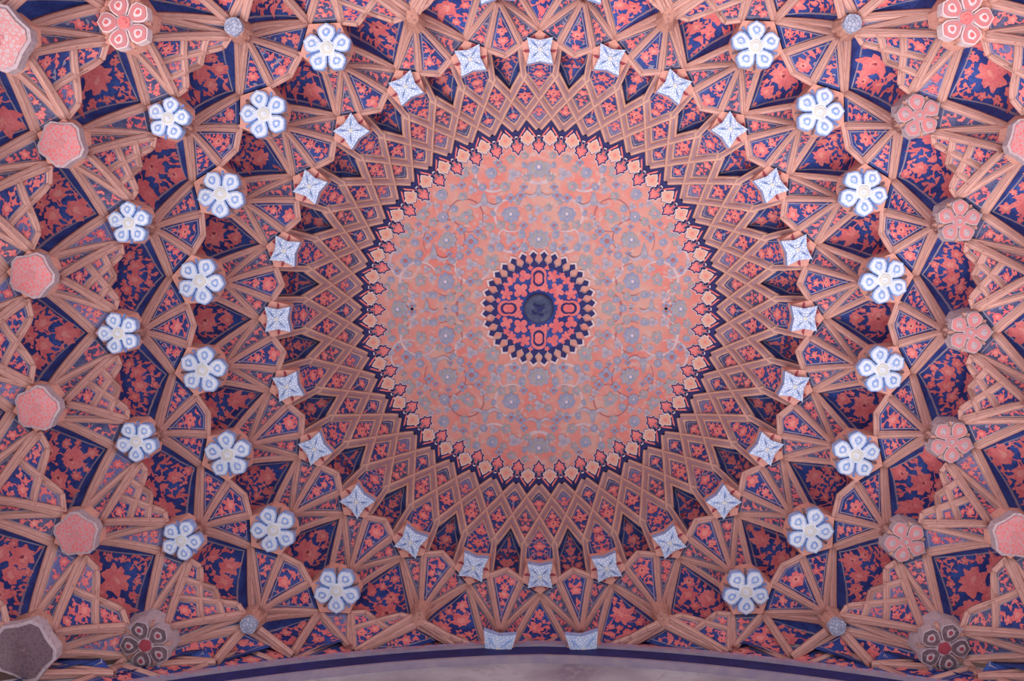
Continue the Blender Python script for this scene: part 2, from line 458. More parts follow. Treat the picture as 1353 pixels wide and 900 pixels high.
def side_pts(k, deg, s, Sl, Su):
    thin = k == 2 and Sl['kind'] == 'full'
    N_ = sp(Su, 0, Su['n'], .04, 7.5*s); Ls = sp(Su, -s*Su['lt'], Su['lr'], .035, 7.5*s)
    Mp = sp(Sl, s*Sl['mt']*(.35 if thin else 1), -.11 if thin else -Sl['mr'], .12)
    return snap(N_, deg), snap(Ls, deg), snap(Mp, deg)
def make_bracket(k, deg, v, rng):
    lo = k+1; W_ = WID[k]; Sl = spec(lo, deg); Su = {s: spec(k, deg+7.5*s) for s in (1, -1)}
    kinds = (Sl['kind'], Su[1]['kind'], Su[-1]['kind']); plain = kinds == ('full',)*3
    Mk = snap(sp(Sl, 0, -Sl['m'], .10), deg)
    T = snap(cyl(RR[k]+BX[k]['tip'], 0, HH[k]+.05), deg)
    onwall = Sl['kind'] == 'wall'
    lat = LAT.get(lo)
    if onwall: lat = [0, .3, 1.0]
    P = []; side = {}
    for s in (1, -1):
        N_, Ls, Mp = side_pts(k, deg, s, Sl, Su[s]); side[s] = (N_, Ls, Mp)
        if onwall and Su[s]['kind'] == 'wall': continue          # this half would lie in the wall
        bn, bl = (BN, BL) if not onwall else (.03, .02)
        if onwall and 'wall' in kinds[1:]:      # half a bracket against the wall
            mb = MB(); V, F = fan_patch(Mk, polyline([N_, Ls]), lambda u: bn, 6, 8)
            paint_panel(mb, V, F, outline(Mk, [N_, Ls], bn, bn), W_*.9, 'slate', rng, .035, .008, gap=.004)
            P.append(('wing_panel', mb))
            P.append(('rib', sweep(curve_pts(Mk, N_, bn), W_*.85)))
            P.append(('rib', sweep(curve_pts(Mk, Ls, bn), W_*.85)))
            continue
        if lat:     # diagonal from outer neck to the corner
            mb = MB(); V, F = fan_patch(Mp, polyline([N_, Ls]), lambda u: bn, 6, 8)
            paint_panel(mb, V, F, outline(Mp, [N_, Ls], bn, bn), W_*.9, 'lav' if v % 2 else 'slate', rng, .035, .008, gap=.004)
            P.append(('wing_panel', mb))
            mb = MB(); V, F = fan_patch(Ls, polyline([Mk, Mp]), lambda u: bl+(bn-bl)*u, 5, 8)
            paint_panel(mb, V, F, outline(Ls, [Mk, Mp], bl, bn), W_*.8, 'slate', rng, .03, .007, gap=.004)
            P.append(('side_panel', mb))
            P.append(('rib', sweep(curve_pts(Mp, Ls, bn), lambda t: W_*(.8+.1*t))))
        else:
            mb = MB(); V, F = fan_patch(Mk, polyline([N_, Ls]), lambda u: bn+(bl-bn)*u, 6, 8)
            paint_panel(mb, V, F, outline(Mk, [N_, Ls], bn, bl), W_, 'slate' if k == 1 else 'mid', rng, .045, .008, gap=.004)
            P.append(('wing_panel', mb))
            mb = MB(); V, F = fan_patch(N_, polyline([Mk, Mp]), lambda u: bn, 5, 8)
            paint_panel(mb, V, F, outline(N_, [Mk, Mp], bn, bn), W_*.8, 'slate', rng, .03, .007, gap=.004)
            P.append(('side_panel', mb))
            P.append(('rib', sweep(curve_pts(Mk, N_, bn), lambda t: W_*(.62+.25*t))))
        P.append(('rib', sweep(curve_pts(Mp, N_, bn), lambda t: W_*(.75+.2*t))))
        P.append(('rib', sweep(curve_pts(Mk, grow(Mk, Ls, .02), bl), lambda t: W_*(.6+.4*t))))
    L0, L1 = side[-1][1], side[1][1]
    if onwall and 'wall' in kinds[1:]:
        # only half a bracket: one more rib climbs from the wall to the outer corner of the boss above
        S2 = spec(k-1, deg); up_ = snap(sp(S2, 0, S2['n'], .04), deg)
        P.append(('rib', sweep(curve_pts(Mk, up_, .03), W_*.9)))
    elif not lat:
        mb = MB(); V, F = fan_patch(Mk, polyline([L0, T, L1]), lambda u: BL, 10, 10)
        paint_panel(mb, V, F, outline(Mk, [L0, T, L1], BL, BL), W_*1.15, 'mid', rng, .06 if k == 1 else .085, .009, sym=plain, gap=.004)
        P.append(('kite_panel', mb))
        for s in (1, -1):
            e = side[s][1]
            P.append(('edge_rib', sweep([grow(T, e, .03), e.lerp(T, .5), grow(e, T, .012)], W_*.95, .02, back=.07)))
    else:
        a = lat; n = len(a)-1; bl = .02 if onwall else BL
        def Fm(s, t):
            p = s+t
            if p < 1e-6: return Mk.copy()
            q = (s-t)/p; e = L0.lerp(L1, (1-q)/2)
            lam = 4*p/(1-p+4*p)
            return arcp(Mk, e, bl, lam) if lam < 1 else e+(e-Mk).normalized()*((lam-1)*(e-Mk).length)
        for i in range(n):
            for j in range(n-i):
                V = []; F = []; g = 4
                for x in range(g+1):
                    for y in range(g+1): V.append(Fm(a[i]+(a[i+1]-a[i])*x/g, a[j]+(a[j+1]-a[j])*y/g))
                for x in range(g):
                    for y in range(g):
                        q = x*(g+1)+y; F.append((q, q+1, q+g+2, q+g+1))
                big = i == 0 and j == 0
                mb = MB()
                paint_panel(mb, V, F, [V[0], V[g//2], V[g], V[g+(g+1)*(g//2)], V[-1], V[g*(g+1)+g//2], V[g*(g+1)], V[(g+1)*(g//2)]], W_*.78, 'mid' if big else rng.choice(['slate', 'mid', 'lav']), rng, .05 if big else .028, .007, gap=.004)
                P.append(('coffer_panel', mb))
        for i in range(1, n+1):
            end = a[n+1-i]; ww = W_*(.72 if i < n else .8); edge = i == n
            p1 = [Fm(a[i], end*x/8) for x in range(9)]; p2 = [Fm(end*x/8, a[i]) for x in range(9)]
            for p_ in (p1, p2): P.append(('lattice_rib', sweep(p_, ww, .018, back=.06 if edge else .03)))
        for i in range(1, n):   # free edge: heavier bars on the stepped outline
            j = n-i
            A_ = Fm(a[i], a[j]); B_ = Fm(a[i+1], a[j]); C_ = Fm(a[i], a[j+1])
            P.append(('edge_rib', sweep([A_, B_], W_*.72, .019, back=.07)))
            P.append(('edge_rib', sweep([A_, C_], W_*.72, .019, back=.07)))
    return Mk, [(nm, mb.mesh(nm, Mk)) for nm, mb in P]
def make_niche(k, deg, v, rng):
    lo = k+1; W_ = WID[k]; Su = spec(k, deg); Sl = {s: spec(lo, deg+7.5*s) for s in (1, -1)}
    N_ = snap(sp(Su, 0, Su['n'], .04), deg); ps = {}
    for s in (1, -1):
        S = Sl[s]; thin = lo == 3 and S['kind'] == 'full'
        ps[s] = (sp(S, -s*S['mt']*(.35 if thin else 1), -.11 if thin else -S['mr'], .12, 7.5*s),
                 sp(S, -s*(S['lt']+(.06 if S['kind'] != 'full' else 0)), S['lr']+(.13 if S['kind'] != 'wall' else 0), .17, 7.5*s))
    Bm0 = cyl(RR[lo]+BX[lo]['tip']+.19, 0, HH[lo]+.20)
    raw = [ps[-1][0], ps[-1][1], Bm0, ps[1][1], ps[1][0]]
    pts = [snap(p, deg) for p in raw]; Bm = pts[2]
    held = any((p-q).length > 1e-6 for p, q in zip(raw, pts)) or 'wall' in (Sl[1]['kind'], Sl[-1]['kind'])
    plain = not held and Su['kind'] == 'full' and all(S['kind'] == 'full' for S in Sl.values())
    bA, bB = (.03 if Sl[q]['kind'] == 'wall' else BN for q in (-1, 1))
    mb = MB(); us = [i/16 for i in range(17)]
    V, F = fan_patch(N_, polyline(pts), lambda u: bA+(bB-bA)*u+(.11 if not held else .03)*(1-abs(2*u-1))**.7, 16, 12, us)
    paint_panel(mb, V, F, outline(N_, pts, bA, bB), W_*.9, 'blue', rng, [.10, .085, .11][v % 3], .012, sym=plain, gap=.004, tries=1800)
    return Bm, mb.mesh('niche_panel', Bm), plain

ORD = ['first', 'second', 'third', 'fourth', 'fifth', 'sixth', 'seventh', 'eighth', 'ninth', 'tenth', 'eleventh', 'twelfth', 'thirteenth']
def where(deg):
    d = deg % 360; e = abs(((d-90+180) % 360)-180)
    if e < 1: return 'at the dark-banded wall'
    if e > 179: return 'opposite the dark-banded wall'
    side = 'white' if 90 < d < 270 else 'pink'
    k = int(e//15+(1 if e % 15 > 1 else 0))
    return '%s from dark-banded wall, %s-rosette side' % (ORD[k-1], side)
BRL = {1: ('slender painted bracket below a four-pointed star', 'brackets of the star tier'),
       2: ('painted bracket below a large white rosette', 'brackets of the white rosette tier'),
       3: ('painted bracket with six lozenge coffers', 'brackets with stepped lozenge lattice'),
       4: ('wide bracket with three lozenge coffers', 'brackets with three lozenge coffers'),
       5: ('lowest bracket with three lozenge coffers', 'lowest brackets of the vault')}
NIL = {1: ('blue flowered niche behind a star boss', 'blue niches of the star tier'),
       2: ('blue flowered niche behind a large rosette', 'blue niches of the white rosette tier'),
       3: ('broad blue niche behind a medium rosette', 'blue niches of the small rosette tier'),
       4: ('wide blue niche behind a five-sided boss', 'blue niches of the red boss tier'),
       5: ('lowest wide blue niche with coral blossoms', 'lowest blue niches of the vault')}
def put_parts(root, plist, mw):
    c = 0; cut = False
    for nm, me in plist:
        m2 = clip(me, mw)
        if m2 is None: cut = True; continue
        if m2 is not me: cut = True
        part(nm, m2, root); c += 1
    return c, cut
def visible(p):
    """keep what the picture shows, with a generous margin all round"""
    q = RC @ (p-Vector((CX, CY, ZC)))
    return abs(q.x/q.z*FPX) < 676+190 and abs(q.y/q.z*FPX) < 450+190
def build_tier(k, variants, seed):
    rng = random.Random(seed); cb = {}; cn = {}
    offl = 7.5 if (k+1) % 2 == 0 else 0
    for i in range(24):
        deg = offl+15*i; a = math.radians(deg); R_ = Matrix.Rotation(a, 4, 'Z')
        kinds = (spec(k+1, deg)['kind'], spec(k, deg+7.5)['kind'], spec(k, deg-7.5)['kind'])
        if (visible(R_ @ cyl(RR[k+1], 0, HH[k+1])) or visible(R_ @ cyl(RR[k], 0, HH[k]))) and kinds != ('wall',)*3:
            v = (i*7+i//3) % variants
            near = wall_r(deg) < RR[k+1]+.35
            key = v if kinds == ('full',)*3 and not near else (v, deg)
            if key not in cb: cb[key] = make_bracket(k, deg, v, rng)
            Mk, plist = cb[key]; loc = R_ @ Mk
            root = thing('muqarnas_bracket', BRL[k][0]+', '+where(deg), 'bracket', loc, a, BRL[k][1])
            c, cut = put_parts(root, plist, Matrix.Translation(loc) @ R_)
            if c == 0: bpy.data.objects.remove(root)
        deg = offl+7.5+15*i; a = math.radians(deg); R_ = Matrix.Rotation(a, 4, 'Z')
        if (visible(R_ @ cyl(RR[k+1], 0, HH[k+1])) or visible(R_ @ cyl(RR[k], 0, HH[k]))) and spec(k, deg)['kind'] != 'wall':
            v = (i*5+i//4) % variants
            near = wall_r(deg) < RR[k+1]+.45 or spec(k, deg)['kind'] != 'full' or any(spec(k+1, deg+7.5*q)['kind'] != 'full' for q in (1, -1))
            key = (v, deg) if near else v
            if key not in cn: cn[key] = make_niche(k, deg, v, rng)
            Bm, me, _ = cn[key]; loc = R_ @ Bm
            m2 = clip(me, Matrix.Translation(loc) @ R_)
            if m2:
                o = bpy.data.objects.new('muqarnas_niche', m2); COL.objects.link(o); o.location = loc; o.rotation_euler = (0, 0, a)
                o['label'] = NIL[k][0]+', '+where(deg); o['category'] = 'niche'; o['group'] = NIL[k][1]
for k, v in ((1, 3), (2, 3), (3, 3), (4, 3), (5, 2)): build_tier(k, v, 10+k)

# ------------------------------------------------------------------ hanging bosses
def prism(poly, z0, z1, m, mtop=None, shrink=1.0, cen=(0, 0)):
    """poly in (radial, tangential); z0 is the lower (visible) face"""
    mb = MB(); n = len(poly)
    lo = [(cen[0]+(x-cen[0])*shrink, cen[1]+(y-cen[1])*shrink, z0) for x, y in poly]
    mb.v += lo; mb.v += [(x, y, z1) for x, y in poly]
    for i in range(n): mb.face((i, (i+1) % n, n+(i+1) % n, n+i), m)
    b = len(mb.v); mb.v += lo+[(cen[0], cen[1], z0)]
    for i in range(n): mb.face((b+i, b+(i+1) % n, b+n), mtop or m)
    return mb
def petal_poly(a):
    return [(.20*a, -.12*a), (.44*a, -.30*a), (.60*a, -.375*a), (.80*a, -.365*a), (.90*a, -.25*a), (1.03*a, 0), (.90*a, .25*a), (.80*a, .365*a), (.60*a, .375*a), (.44*a, .30*a), (.20*a, .12*a)]
def rotp(poly, a):
    return [(x*math.cos(a)-y*math.sin(a), x*math.sin(a)+y*math.cos(a)) for x, y in poly]
def lozenge(cx, cy, l, w_, a):
    return [(cx+x*math.cos(a)-y*math.sin(a), cy+x*math.sin(a)+y*math.cos(a)) for x, y in ((l, 0), (l*.4, w_*.7), (0, w_), (-l*.4, w_*.7), (-l, 0), (-l*.4, -w_*.7), (0, -w_), (l*.4, -w_*.7))]
BOSS = {}
def boss_meshes(kind, ring):
    key = (kind, ring)
    if key in BOSS: return BOSS[key]
    B = BX[ring]; a = B['a']; P = []
    n, lt, lr = B['n'], B['lt'], B['lr']
    if kind == 'star':
        body = [(n, 0), (lr, lt), (-.10, .118), (-.075, 0), (-.10, -.118), (lr, -lt)]
        P.append(('base', prism(body, .012, .17, 'salmon', cen=(.02, 0), shrink=.97), None))
        st = []
        for i in range(8):
            ang = PI/4+i*PI/4; r = a*1.25 if i % 2 == 0 else a*.70
            st.append((r*math.cos(ang)-.005, r*math.sin(ang)))
        P.append(('star_face', prism(st, -.03, .06, 'pale', 'tile'), [
            ('star_rim', prism([(x*.86, y*.86) for x, y in st], -.034, -.02, 'pale', 'tile')),
            ('star_inset', prism([(x*.45, y*.45) for x, y in st], -.039, -.02, 'tile')),
            ('star_centre', prism(radial(10, lambda t: a*.14), -.045, -.02, 'cream'))]
            + [('star_arm', prism(lozenge(a*.72*math.cos(PI/4+q*PI/2), a*.72*math.sin(PI/4+q*PI/2), a*.16, a*.07, PI/4+q*PI/2), -.040, -.02, 'pale')) for q in range(4)]))
        for q, (x, y, an) in enumerate(((n*.60, .058, 2.5), (n*.60, -.058, -2.5), (-.005, lt*.72, 1.4), (-.005, -lt*.72, -1.4))):
            P.append(('eye', prism(lozenge(x, y, .026, .011, an), .004, .03, 'wine'), None))
    elif kind in ('node', 'knob'):
        if kind == 'node':
            dr_ = [(x*1.35-.09, y) for x, y in radial(12, lambda t: .085)]
            P.append(('base', prism(dr_, .02, .16, 'ribflat', cen=(-.10, 0), shrink=.55), None))
        else:
            P.append(('base', prism([(x, y) for x, y in radial(10, lambda t: .095)], .0, .16, 'ribflat', shrink=.75), None))
            kb = radial(16, lambda t: .072*(.88+.12*abs(math.cos(2.5*t))))
            P.append(('knob', prism(kb, -.045, .05, 'tilegrey', shrink=.9), [('knob_face', prism([(x*.55, y*.55) for x, y in kb], -.051, -.03, 'tilegrey'))]))
    else:
        inward = ring in (2, 4); a *= 1.06
        r0 = PI if inward else 0
        s = a/.172/1.06
        body = [(n, 0), (lr, lt), (-.085*s, .16*s), (-.13*s, .08*s), (-.15*s, 0), (-.13*s, -.08*s), (-.085*s, -.16*s), (lr, -lt)]
        cols = {'white': ('salmon', 'pale', 'white', 'gblue', 'cream', 'white'), 'faded': ('faded', 'faded', 'fadered', 'faded', 'fadered', 'faded'),
                'redwhite': ('salmon', 'wline', 'fadered', 'red', 'red', 'faded'), 'dark': ('faded', 'faded', 'umber', 'wine', 'wine', 'faded'),
                'flat': ('salmon', 'faded', 'flatred', 'fadered', 'fadered', 'faded'), 'flatpale': ('salmon', 'faded', 'flatgrey', 'fadered', 'faded', 'faded'), 'flatdark': ('ribflat', 'faded', 'flatumber', 'umber', 'umber', 'umber')}[kind]
        P.append(('base', prism(body, .012, .20, cols[0], cen=(.02, 0), shrink=.93), None))
        if kind.startswith('flat'):
            pl = rotp(radial(5, lambda t: a*1.12), r0+PI/5*0)
            pl = []
            for q in range(5):
                a0 = r0+q*2*PI/5; a1 = r0+(q+1)*2*PI/5
                for t in (-.16, .16): pl.append((a*1.08*math.cos(a0+t), a*1.08*math.sin(a0+t)))
                am = (a0+a1)/2; pl.append((a*.92*math.cos(am), a*.92*math.sin(am)))
            rng = random.Random(5)
            subs = []
            subs.append(('painted_heart', prism(radial(14, lambda t: a*.30*(.72+.28*math.cos(5*t))), -.034, -.02, cols[3])))
            P.append(('rim', prism(pl, -.02, .06, cols[1]), None))
            P.append(('face', prism([(x*.88, y*.88) for x, y in pl], -.03, .0, cols[2]), subs))
        else:
            for q in range(5):
                an = r0+q*2*PI/5; pp = rotp(petal_poly(a), an); pc = (.66*a*math.cos(an), .66*a*math.sin(an))
                inner = [(pc[0]+(x-pc[0])*.88, pc[1]+(y-pc[1])*.88) for x, y in pp]
                rim = [(pc[0]+(x-pc[0])*.42, pc[1]+(y-pc[1])*.50) for x, y in pp]
                core = [(pc[0]+(x-pc[0])*.22, pc[1]+(y-pc[1])*.26) for x, y in pp]
                P.append(('petal', prism(pp, -.016, .06, cols[1], cen=pc, shrink=.98), [
                    ('petal_face', prism(inner, -.022, -.01, cols[2], cen=pc, shrink=.92)),
                    ('petal_ring', prism(rim, -.025, -.01, cols[1], cen=pc, shrink=.92)),
                    ('petal_core', prism(core, -.030, -.01, cols[2] if kind == 'white' else cols[3], cen=pc, shrink=.85))]))
            cf = radial(20, lambda t: a*.36*(.86+.14*abs(math.cos(2.5*t))), r0)
            P.append(('centre', prism(cf, -.020, .06, cols[5]), [
                ('centre_flower', prism([(x*.72, y*.72) for x, y in cf], -.026, -.01, cols[4])),
                ('centre_bud', prism(radial(10, lambda t: a*.12), -.031, -.01, cols[3] if kind != 'white' else 'white'))]))
            for q in range(5):
                an = r0+PI/5+q*2*PI/5; rr = a*.93
                P.append(('eye', prism(lozenge(rr*math.cos(an), rr*math.sin(an), .011*s, .006*s, an+PI/2), .004, .03, 'ribflat' if kind != 'white' else ('gblue' if q % 2 else 'umber')), None))
    out = []
    for nm, mb, subs in P:
        if mb is None: continue
        out.append((nm, mb.mesh(nm, smooth=False), [(sn, smb.mesh(sn, smooth=False)) for sn, smb in (subs or [])]))
    BOSS[key] = out; return out
def place_boss(kind, ring, deg, label, group, cat='boss', scale=1.0, dr=0.0):
    a = math.radians(deg); R_ = Matrix.Rotation(a, 4, 'Z'); Sb = spec(ring, deg); loc = cyl(Sb['R']+dr+(.06 if Sb['kind'] == 'wall' else 0), deg, Sb['H'])
    if not visible(loc): return
    if Sb['kind'] == 'wall' and deg % 360 < 180: return      # ribs spring straight from the dark band here
    mw = Matrix.Translation(loc) @ R_ @ Matrix.Scale(scale, 4)
    root = None
    for nm, me, subs in boss_meshes(kind, ring):
        m2 = clip(me, mw)
        if m2 is None: continue
        if root is None:
            root = thing({'star': 'star_boss', 'node': 'plain_boss', 'knob': 'knob_boss'}.get(kind, 'rosette_boss'), label+', '+where(deg), cat, loc, a, group); root.scale = (scale,)*3
        p = part(nm, m2, root)
        for sn, sm in subs:
            s2 = clip(sm, mw)
            if s2 is not None: part(sn, s2, p)
for i in range(24):
    place_boss('star', 1, 15*i, 'four-pointed white star boss', 'white star bosses')
for i in range(24):
    d = 7.5+15*i; v = abs(((d % 180)-90))       # distance from the short axis
    if abs(v-7.5) < .1: place_boss('star', 2, d, 'half-sunk pale star boss', 'half star bosses at the end walls', scale=.85, dr=-.055)
    elif abs(v-22.5) < .1: place_boss('node', 2, d, 'plain rib node of the large rosette tier', 'rib nodes of the large rosette tier', dr=-.02)
    else: place_boss('white', 2, d, 'large white five-petal rosette boss', 'large white rosette bosses')
for i in range(24):
    d = 15*i; v = abs((d % 180)-90); leftside = 90 < d < 270
    if abs(v-45) < 1: place_boss('knob', 3, d, 'small grey knob boss', 'small grey knobs')
    elif v < 44: place_boss('node', 3, d, 'plain rib node of the medium rosette tier', 'rib nodes of the medium rosette tier')
    elif leftside: place_boss('white', 3, d, 'medium white five-petal rosette boss', 'medium white rosette bosses')
    else: place_boss('faded', 3, d, 'weathered pinkish-grey five-petal rosette boss', 'weathered pink rosette bosses')
for i in range(24):
    d = 7.5+15*i; v = abs((d % 180)-90); low = 0 < d < 180
    if v < 50: place_boss('node', 4, d, 'plain rib node of the five-sided boss tier', 'rib nodes of the five-sided boss tier')
    elif abs(v-52.5) < .1:
        place_boss('dark' if low else 'redwhite', 4, d, 'dark red five-petal rosette boss' if low else 'coral five-petal rosette boss with pale outline',
                   'dark red rosette bosses' if low else 'coral rosette bosses', scale=1.2)
    else: place_boss('flat', 4, d, 'flat five-sided coral boss with grey rim', 'flat coral bosses')
for i in range(24):
    d = 15*i; v = abs((d % 180)-90); low = 0 < d < 180
    if v < 55: continue
    place_boss('flatdark' if low else 'flatpale', 5, d, 'big dark weathered boss' if low else 'big pinkish boss with crumbling rim',
               'dark bosses of the lowest tier' if low else 'pinkish bosses of the lowest tier', scale=1.1)

# ------------------------------------------------------------------ coffered ring between the stars and the medallion
DP = [(0, 10.62), (1.0, 10.54), (1.58, 10.46), (1.70, 10.40), (1.80, 10.26), (1.885, 10.10), (2.03, 9.80), (2.17, 9.44), (2.3, 9.2)]
def dz(r):
    for (a, za), (b, zb) in zip(DP, DP[1:]):
        if r <= b:
            t = (r-a)/(b-a); return ZC+za+(zb-za)*t
    return ZC+DP[-1][1]
def dpt(r, deg, off=0): return cyl(r, deg, dz(r)+off)
ra, rb, rc, rd, re_ = 1.655, 1.77, 1.90, 2.045, 2.19
za, zb_ = 1.63, 1.765
dome = thing('coffered_dome', 'ring of small diamond coffers with coral flowers around the painted medallion', 'dome', (0, 0, ZC+9.4))
DO = Vector((0, 0, ZC+9.4))
def quad_patch(A, B, C_, D, g=4, push=0.0):
    V = []; F = []
    for x in range(g+1):
        for y in range(g+1):
            p = A.lerp(B, x/g).lerp(D.lerp(C_, x/g), y/g)+Vector((0, 0, .032))
            o = (p-VIEW).normalized()*push*(16*(x/g)*(1-x/g)*(y/g)*(1-y/g)); V.append(p+o)
    for x in range(g):
        for y in range(g):
            q = x*(g+1)+y; F.append((q, q+1, q+g+2, q+g+1))
    return V, F
rng = random.Random(77)
rowA, rowB, rowC, rowN = [], [], [], []
LW = .039
for v in range(3):
    # third row (inner)
    A, B, C_, D = dpt(ra, 0), dpt(rb, 3.75), dpt(rc, 0), dpt(rb, -3.75)
    V, F = quad_patch(A, B, C_, D); mb = MB()
    paint_panel(mb, V, F, [A, B, C_, D], LW*1.1, ['mid', 'slate', 'lav'][v], rng, .06, .010, sym=True, gap=.004, stems=False); rowC.append(mb.mesh('coffer_panel', DO))
    A, B, C_, D = dpt(rb, 0), dpt(rc, 3.75), dpt(rd, 0), dpt(rc, -3.75)
    V, F = quad_patch(A, B, C_, D); mb = MB()
    paint_panel(mb, V, F, [A, B, C_, D], LW*1.1, ['dark', 'mid', 'slate'][v], rng, .07, .011, sym=True, gap=.004, stems=False); rowB.append(mb.mesh('coffer_panel', DO))
    A, B, C_, D = dpt(rc, 0), dpt(rd, 3.75), cyl(re_+.02, 0, HH[1]+.06), dpt(rd, -3.75)
    S1, S2 = cyl(re_, 2.9, HH[1]+.10), cyl(re_, -2.9, HH[1]+.10)
    V, F = fan_patch(A, polyline([B, S1, C_, S2, D]), lambda u: 0, 12, 8); mb = MB(); V = [v_+Vector((0, 0, .02)) for v_ in V]
    paint_panel(mb, V, F, [A, B, S1, S2, D], LW*.9, 'mid', rng, .055, .008, sym=True, gap=.004); rowA.append(mb.mesh('coffer_panel', DO))
    # recessed pointed niche
    A = dpt(rc, 0); B, D = dpt(rd, 3.75), dpt(rd, -3.75); S1, S2 = cyl(re_+.03, 3.9, HH[1]+.09), cyl(re_+.03, -3.9, HH[1]+.09)
    C_ = cyl(RR[1]+BX[1]['tip']+.10, 0, HH[1]+.12)
    V, F = fan_patch(A, polyline([B, S1, C_, S2, D]), lambda u: .17*(1-abs(2*u-1))**.6, 16, 10); mb = MB()
    paint_panel(mb, V, F, [A, B, S1, C_, S2, D], LW*.75, 'dark', rng, .06, .008, sym=True, gap=.004); rowN.append(mb.mesh('pointed_niche', DO))
for i in range(48):
    part('coffer_panel', rowC[(i*5+i//7) % 3], dome, rz=math.radians(7.5*i))
    part('coffer_panel', rowB[(i*7+i//5) % 3], dome, rz=math.radians(7.5*i+3.75))
for i in range(24):
    part('coffer_panel', rowA[(i*5) % 3], dome, rz=math.radians(15*i))
    part('pointed_niche', rowN[(i*5) % 3], dome, rz=math.radians(15*i+7.5))
for s in (1, -1):
    pts = [dpt(ra, 0), dpt((ra+rb)/2, 1.875*s), dpt(rb, 3.75*s), dpt((rb+rc)/2, 5.625*s), dpt(rc, 7.5*s), dpt((rc+rd)/2, 9.375*s), dpt(rd, 11.25*s)]
    me = sweep(pts, LW, .014, 'lat', .04).mesh('lattice_rib', DO)
    for i in range(48): part('lattice_rib', me, dome, rz=math.radians(7.5*i))
    me = sweep([dpt(rd, 3.75*s), dpt((rd+re_)/2, 3.9*s, .01), cyl(re_+.01, 4.0*s, HH[1]+.07)], LW*.7, .016, 'lat', .05).mesh('arch_rib', DO)
    for i in range(24): part('arch_rib', me, dome, rz=math.radians(15*i))

# ------------------------------------------------------------------ medallion
UP = .00700      # metres per photograph pixel at the medallion's height
MO = Vector((0, 0, ZC+10.4))
med = thing('ceiling_medallion', 'round coral medallion covered in blue-grey flowers with a crenellated rim', 'medallion', MO)
def mz(x, y, lv):
    r = math.hypot(x, y); return ZC+10.62-.16*(r/1.58)**2-.004*lv-MO.z-.012
def flat(mb, pts, cen, m, lv):
    mb.fan([(x, y, mz(x, y, lv)) for x, y in pts], (cen[0], cen[1], mz(cen[0], cen[1], lv)), m)
def disc(r, m, lv, nr=10, n=96, rf=None):
    mb = MB(); rf = rf or (lambda a: r)
    mb.v.append((0, 0, mz(0, 0, lv)))
    for j in range(1, nr+1):
        for i in range(n):
            a = 2*PI*i/n; q = rf(a)*j/nr; mb.v.append((q*math.cos(a), q*math.sin(a), mz(q*math.cos(a), q*math.sin(a), lv)))
    for i in range(n): mb.face((0, 1+i, 1+(i+1) % n), m)
    for j in range(nr-1):
        for i in range(n):
            a = 1+j*n+i; b = 1+j*n+(i+1) % n; mb.face((a, a+n, b+n, b), m)
    return mb
def zig(a):
    t = (math.degrees(a) % 7.5)/3.75
    t = t if t <= 1 else 2-t
    return za+(zb_-za)*t
part('zigzag_border', disc(0, 'navy', 0, 12, 192, zig).mesh('zigzag_border'), med)
part('field', disc(216*UP, 'field', 1, 14, 96).mesh('field'), med)
def local(pts, r, a):
    c, s = math.cos(a), math.sin(a); return [((r+x)*c-y*s, (r+x)*s+y*c) for x, y in pts]
# border pieces: along the radius x (outwards), y tangential
cr = [(-.10, 0), (-.05, -.045), (-.03, -.085), (.0, -.075), (.03, -.085), (.035, -.05), (.06, -.04), (.105, 0), (.06, .04), (.035, .05), (.03, .085), (.0, .075), (-.03, .085), (-.05, .045)]
cr = [(x*.66, y*.74) for x, y in cr]
mbc = MB(); rcen = 223*UP
flat(mbc, local([(x*1.16, y*1.16) for x, y in cr], rcen, 0), (rcen, 0), 'navy', 2)
flat(mbc, local([(x*1.06, y*1.06) for x, y in cr], rcen, 0), (rcen, 0), 'wline', 2.6)
flat(mbc, local([(x*.88, y*.88) for x, y in cr], rcen, 0), (rcen, 0), 'crenel', 3.2)
flat(mbc, local([(x*.3, y*.3) for x, y in cr], rcen, 0), (rcen, 0), 'pink', 3.8)
me_cr = mbc.mesh('crenel')
pl = [(.085, -.012), (.03, -.018), (.035, -.06), (.012, -.072), (-.012, -.052), (-.035, -.06), (-.04, -.03), (-.082, 0), (-.04, .03), (-.035, .06), (-.012, .052), (.012, .072), (.035, .06), (.03, .018), (.085, .012)]
pl = [(x*.9, y*.82) for x, y in pl]
mbp = MB(); rp = 213*UP
flat(mbp, local([(x*1.24, y*1.24) for x, y in pl], rp, 0), (rp, 0), 'wline', 4)
flat(mbp, local([(x*1.1, y*1.1) for x, y in pl], rp, 0), (rp, 0), 'navy', 4.6)
flat(mbp, local([(x*.84, y*.80) for x, y in pl], rp, 0), (rp, 0), 'red', 5.2)
me_pl = mbp.mesh('palmette')
mbb = MB()
for s in (1, -1):
    q = [(zig(math.radians(3.75-s*t))-.082-w_*.8, math.radians(3.75-s*t)) for t, w_ in ((.55, 0), (1.5, .0), (2.5, .0), (3.0, .012), (2.4, .028), (1.4, .03), (.5, .03))]
    pts = [(r*math.cos(a), r*math.sin(a)) for r, a in q]
    c_ = (sum(p[0] for p in pts)/7, sum(p[1] for p in pts)/7)
    flat(mbb, pts, c_, 'red', 3)
me_bb = mbb.mesh('border_dash')
for i in range(48):
    part('crenel', me_cr, med, rz=math.radians(7.5*i+3.75))
    part('palmette', me_pl, med, rz=math.radians(7.5*i))
    part('border_dash', me_bb, med, rz=math.radians(7.5*i))
